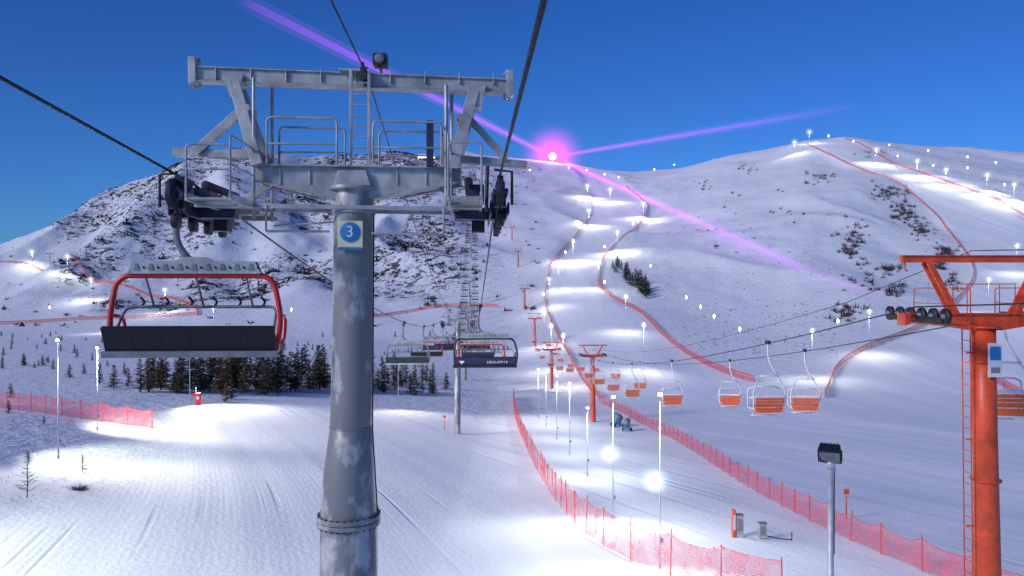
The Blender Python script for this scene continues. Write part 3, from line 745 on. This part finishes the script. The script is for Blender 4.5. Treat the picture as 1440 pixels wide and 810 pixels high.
for cx,cy,rx,ry,n in((1200,345,15,24,70),(1250,272,26,11,64),(1272,300,20,12,64),(1295,322,13,11,44),(1328,356,13,9,40),(1150,250,16,8,26),(1045,236,12,8,20),(1250,378,11,9,28),(1190,440,18,12,30),(1320,375,12,7,20),(1215,395,20,15,14),(1256,410,14,8,18),(990,262,14,6,12),(612,424,16,6,20),(670,300,50,30,30),(1340,400,12,10,14),(1230,215,20,6,18),(1100,300,70,40,14),(1010,330,40,30,12)):
    for i in range(n):
        B=tp(cx+r2.gauss(0,rx*.6),cy+r2.gauss(0,ry*.6));tuft(b,B,r2.uniform(1.2,3.6),22,'twig',r2,1.0,.07)
b.obj('hillside_shrubs')
b=MB()
for i in range(380):
    px=r2.uniform(930,1330);py=r2.uniform(300,505)
    if r2.random()<.45: px=r2.uniform(960,1180);py=r2.uniform(430,500)
    B=tp(px,py)
    xl=np.interp(B.y,*EDGE['MR']);xr=np.interp(B.y,*EDGE['BL'])
    if B.x<xl+5 or B.x>xr-5: continue
    tuft(b,B,r2.uniform(.5,1.5)*max(.45,B.y/450),12,'needle' if r2.random()<.6 else 'twig',r2,1.1)
b.obj('seedlings')
b=MB()
XR=rng.uniform(-560,40,90000);YR_=rng.uniform(280,960,90000)
zz,t_,p_,g_=full_z(XR,YR_,True);mk=scrubmask(XR,YR_,t_,p_,g_)
cl=sst(.43,.60,fbm(XR/12,YR_/14,3,91))
keep=(rng.rand(90000)<(mk*cl*.6+.010*(t_>.05)))&(t_<1.0)&(p_>-50)&(p_<760)
idx=np.where(keep)[0][:12000]
for i in idx: tuft(b,(XR[i],YR_[i],zz[i]),r2.uniform(1.0,3.8),8,'rock',r2,.7,.25)
b.obj('hillside_scrub')
def sapling(px,py,h,seed):
    rr=random.Random(seed);b=MB();b.tube([(0,0,-.2),(.03,0,h*.5),(0,0,h)],[.035,.022,.006],'bark',6)
    for i in range(60):
        z=h*(.12+.85*i/60);a=rr.uniform(0,6.28);L=h*.28*(1.05-z/h)*rr.uniform(.5,1.1)+.04
        e=(math.cos(a)*L,math.sin(a)*L,z+L*rr.uniform(.1,.5));b.tube([(0,0,z),e],[.012,.005],'bark',4,False)
        for k in range(4):
            t=rr.uniform(.3,.9);a2=a+rr.uniform(-1,1);s_=Vector((e[0]*t,e[1]*t,z+(e[2]-z)*t));b.tube([s_,s_+Vector((math.cos(a2),math.sin(a2),.4))*L*.35],[.009,.004],'bark' if k else 'twig',3,False)
    b.obj('larch_sapling',tp(px,py))
sapling(38,700,2.9,1);sapling(40,652,1.0,5);sapling(116,664,1.3,2);sapling(62,598,1.0,6)
b=MB();rr=random.Random(4)
for i in range(70):
    a=rr.uniform(0,6.28);L=rr.uniform(.2,.75);e=Vector((math.cos(a)*L*1.3,math.sin(a)*L*.5,rr.uniform(.05,.4)));b.tube([(rr.uniform(-.2,.2),0,-.03),e],[.03,.008],'bark',4,False)
b.obj('dead_branches',tp(112,690))
b=MB()
for i in range(140):
    B=tp(r2.uniform(-20,150) if i%2 else r2.uniform(0,620),r2.uniform(575,720) if i%2 else r2.uniform(505,560));tuft(b,B,r2.uniform(.12,.38),9,'bark',r2,1.1,.04)
b.obj('dry_grass')
# ------------------------------------------------------------------ small equipment
B=tp(1036,755)
b=MB();b.box((-.18,0,.75),(.16,.35,1.7),'orange');b.box((.15,0,.6),(.4,.4,1.35),'galv');b.box((.15,-.205,.75),(.3,.01,.7),'grey');b.box((.15,0,1.3),(.46,.46,.05),'grey');b.box((-.18,-.18,.9),(.1,.012,.9),'white')
b.obj('electrical_cabinet',B)
B=tp(1072,758)
b=MB();b.box((0,0,.5),(.42,.35,.8),'galv');b.box((0,-.18,.55),(.3,.012,.5),'grey');b.box((0,0,.93),(.48,.4,.05),'grey');b.tube([(-.1,0,0),(-.1,0,.3)],.04,'grey',6);b.tube(rnd([(.2,0,.2),(.7,-.2,.12),(1.6,-.3,.06)],.3),.03,'dark',6);b.tube([(1.6,-.3,-.1),(1.6,-.3,.5)],.03,'dark',6)
b.obj('hydrant_box',B)
def snowgun(px,py,s=1):
    B=tp(px,py);b=MB()
    b.tube([(-.6,0,1.2),(-.2,0,1.25),(.7,0,1.45)],[.45,.5,.38],'blue',16);b.tube([(-.66,0,1.19),(-.6,0,1.2)],.5,'grey',16)
    b.beam((-.8,-.5,.25),(.9,-.5,.25),.1,.1,'blue');b.beam((-.8,.5,.25),(.9,.5,.25),.1,.1,'blue');b.box((0,0,.5),(.7,.8,.45),'blue');b.tube([(0,0,.5),(0,0,1.1)],.1,'grey',8)
    for x in(-.5,.5):b.tube([(x,-.62,.25),(x,-.5,.25)],.25,'dark',12);b.tube([(x,.5,.25),(x,.62,.25)],.25,'dark',12)
    o=b.obj('snow_gun',B,r.uniform(0,3));o.scale=(s,)*3
snowgun(868,600,1.1);snowgun(882,606,.9);snowgun(300,470,1)
B=tp(279,571)
b=MB();b.box((0,0,.9),(.5,.4,1.5),'red');b.tube([(-.3,0,-.1),(-.3,0,2.4)],.04,'pole',6);b.box((-.55,0,1.5),(.5,.05,.4),'red');b.box((.0,-.21,1.1),(.3,.02,.4),'white');b.box((0,0,1.7),(.56,.46,.08),'snowcap')
b.obj('padded_hydrant',B)
tl=MB();tl.tube([(0,0,-2),(0,0,8)],.3,'galv',8);tl.beam((-2.6,0,8),(2.6,0,8),.4,.4,'galv');tl.box((-2.4,0,7.7),(.4,2.4,.4),'dark');tl.box((2.4,0,7.7),(.4,2.4,.4),'dark');tlm=tl.mesh('small_tower')
pp=[tp(70,372),tp(150,390),tp(250,396)]
for q_ in pp: mkobj('distant_lift_tower',tlm,q_,1.2)
b=MB();b.tube([q_+Vector((0,0,8)) for q_ in pp],.07,'rope',5);b.obj('distant_rope')
for i in range(9):
    t=i/8*1.95;k=int(t);f=t-k;P_=pp[k].lerp(pp[k+1],f)+Vector((0,0,7.9-2*f*(1-f)));mkobj('double_chair',c2m,P_,1.2)
B=tp(600,224);b=MB();b.box((0,0,2),(22,7,3.2),'cream');b.prism([(-12,3.6),(12,3.6),(9,5.6),(-9,5.6)],-4,4,'snowcap')
for i in range(7): b.box((-9+i*3,-3.52,2.1),(1.6,.05,1.5),'bulb')
b.obj('summit_hut',B)
for px,py in((936,425),(1053,470),(712,440),(625,605),(1190,730)):
    B=tp(px,py);b=MB();h=2.0;b.tube([(0,0,-.2),(0,0,h)],.05,'orange',6);b.box((0,-.03,h-.2),(.35,.03,.3),'orange');b.obj('marker_post',B)
# ------------------------------------------------------------------ world, sun, camera
W=bpy.data.worlds.new('World');S.world=W;W.use_nodes=True;nt=W.node_tree;nt.nodes.clear()
o=N(nt,'ShaderNodeOutputWorld');bg=N(nt,'ShaderNodeBackground');sk=N(nt,'ShaderNodeTexSky');sk.sky_type='NISHITA';sk.sun_disc=False
sk.sun_elevation=math.radians(24);sk.sun_rotation=math.radians(215);sk.ozone_density=4;sk.dust_density=.2;sk.air_density=1.0
tcw=N(nt,'ShaderNodeTexCoord');sw=N(nt,'ShaderNodeSeparateXYZ');nt.links.new(tcw.outputs['Generated'],sw.inputs[0])
rw=N(nt,'ShaderNodeValToRGB');nt.links.new(sw.outputs['Z'],rw.inputs[0])
rw.color_ramp.elements[0].position=0.08;rw.color_ramp.elements[0].color=(.19,.44,.86,1);rw.color_ramp.elements[1].position=.42;rw.color_ramp.elements[1].color=(.125,.36,.80,1)
mx=N(nt,'ShaderNodeMix',data_type='RGBA',blend_type='MULTIPLY');mx.inputs[0].default_value=1
nt.links.new(sk.outputs[0],mx.inputs[6]);nt.links.new(rw.outputs[0],mx.inputs[7]);nt.links.new(mx.outputs[2],bg.inputs[0]);bg.inputs[1].default_value=.12;nt.links.new(bg.outputs[0],o.inputs[0])
sl=bpy.data.lights.new('sun','SUN');sl.energy=2.15;sl.color=(.96,.92,.97);sl.angle=math.radians(14)
so=bpy.data.objects.new('sun',sl);S.collection.objects.link(so)
so.rotation_euler=Vector((.80,.50,-.50)).to_track_quat('-Z','Y').to_euler()
cd=bpy.data.cameras.new('camera');cd.lens=36*F/1440;cd.sensor_width=36;cd.clip_end=6000;cd.clip_start=.05
co=bpy.data.objects.new('camera',cd);S.collection.objects.link(co);co.location=(0,0,0);co.rotation_euler=(math.pi/2,0,0);S.camera=co
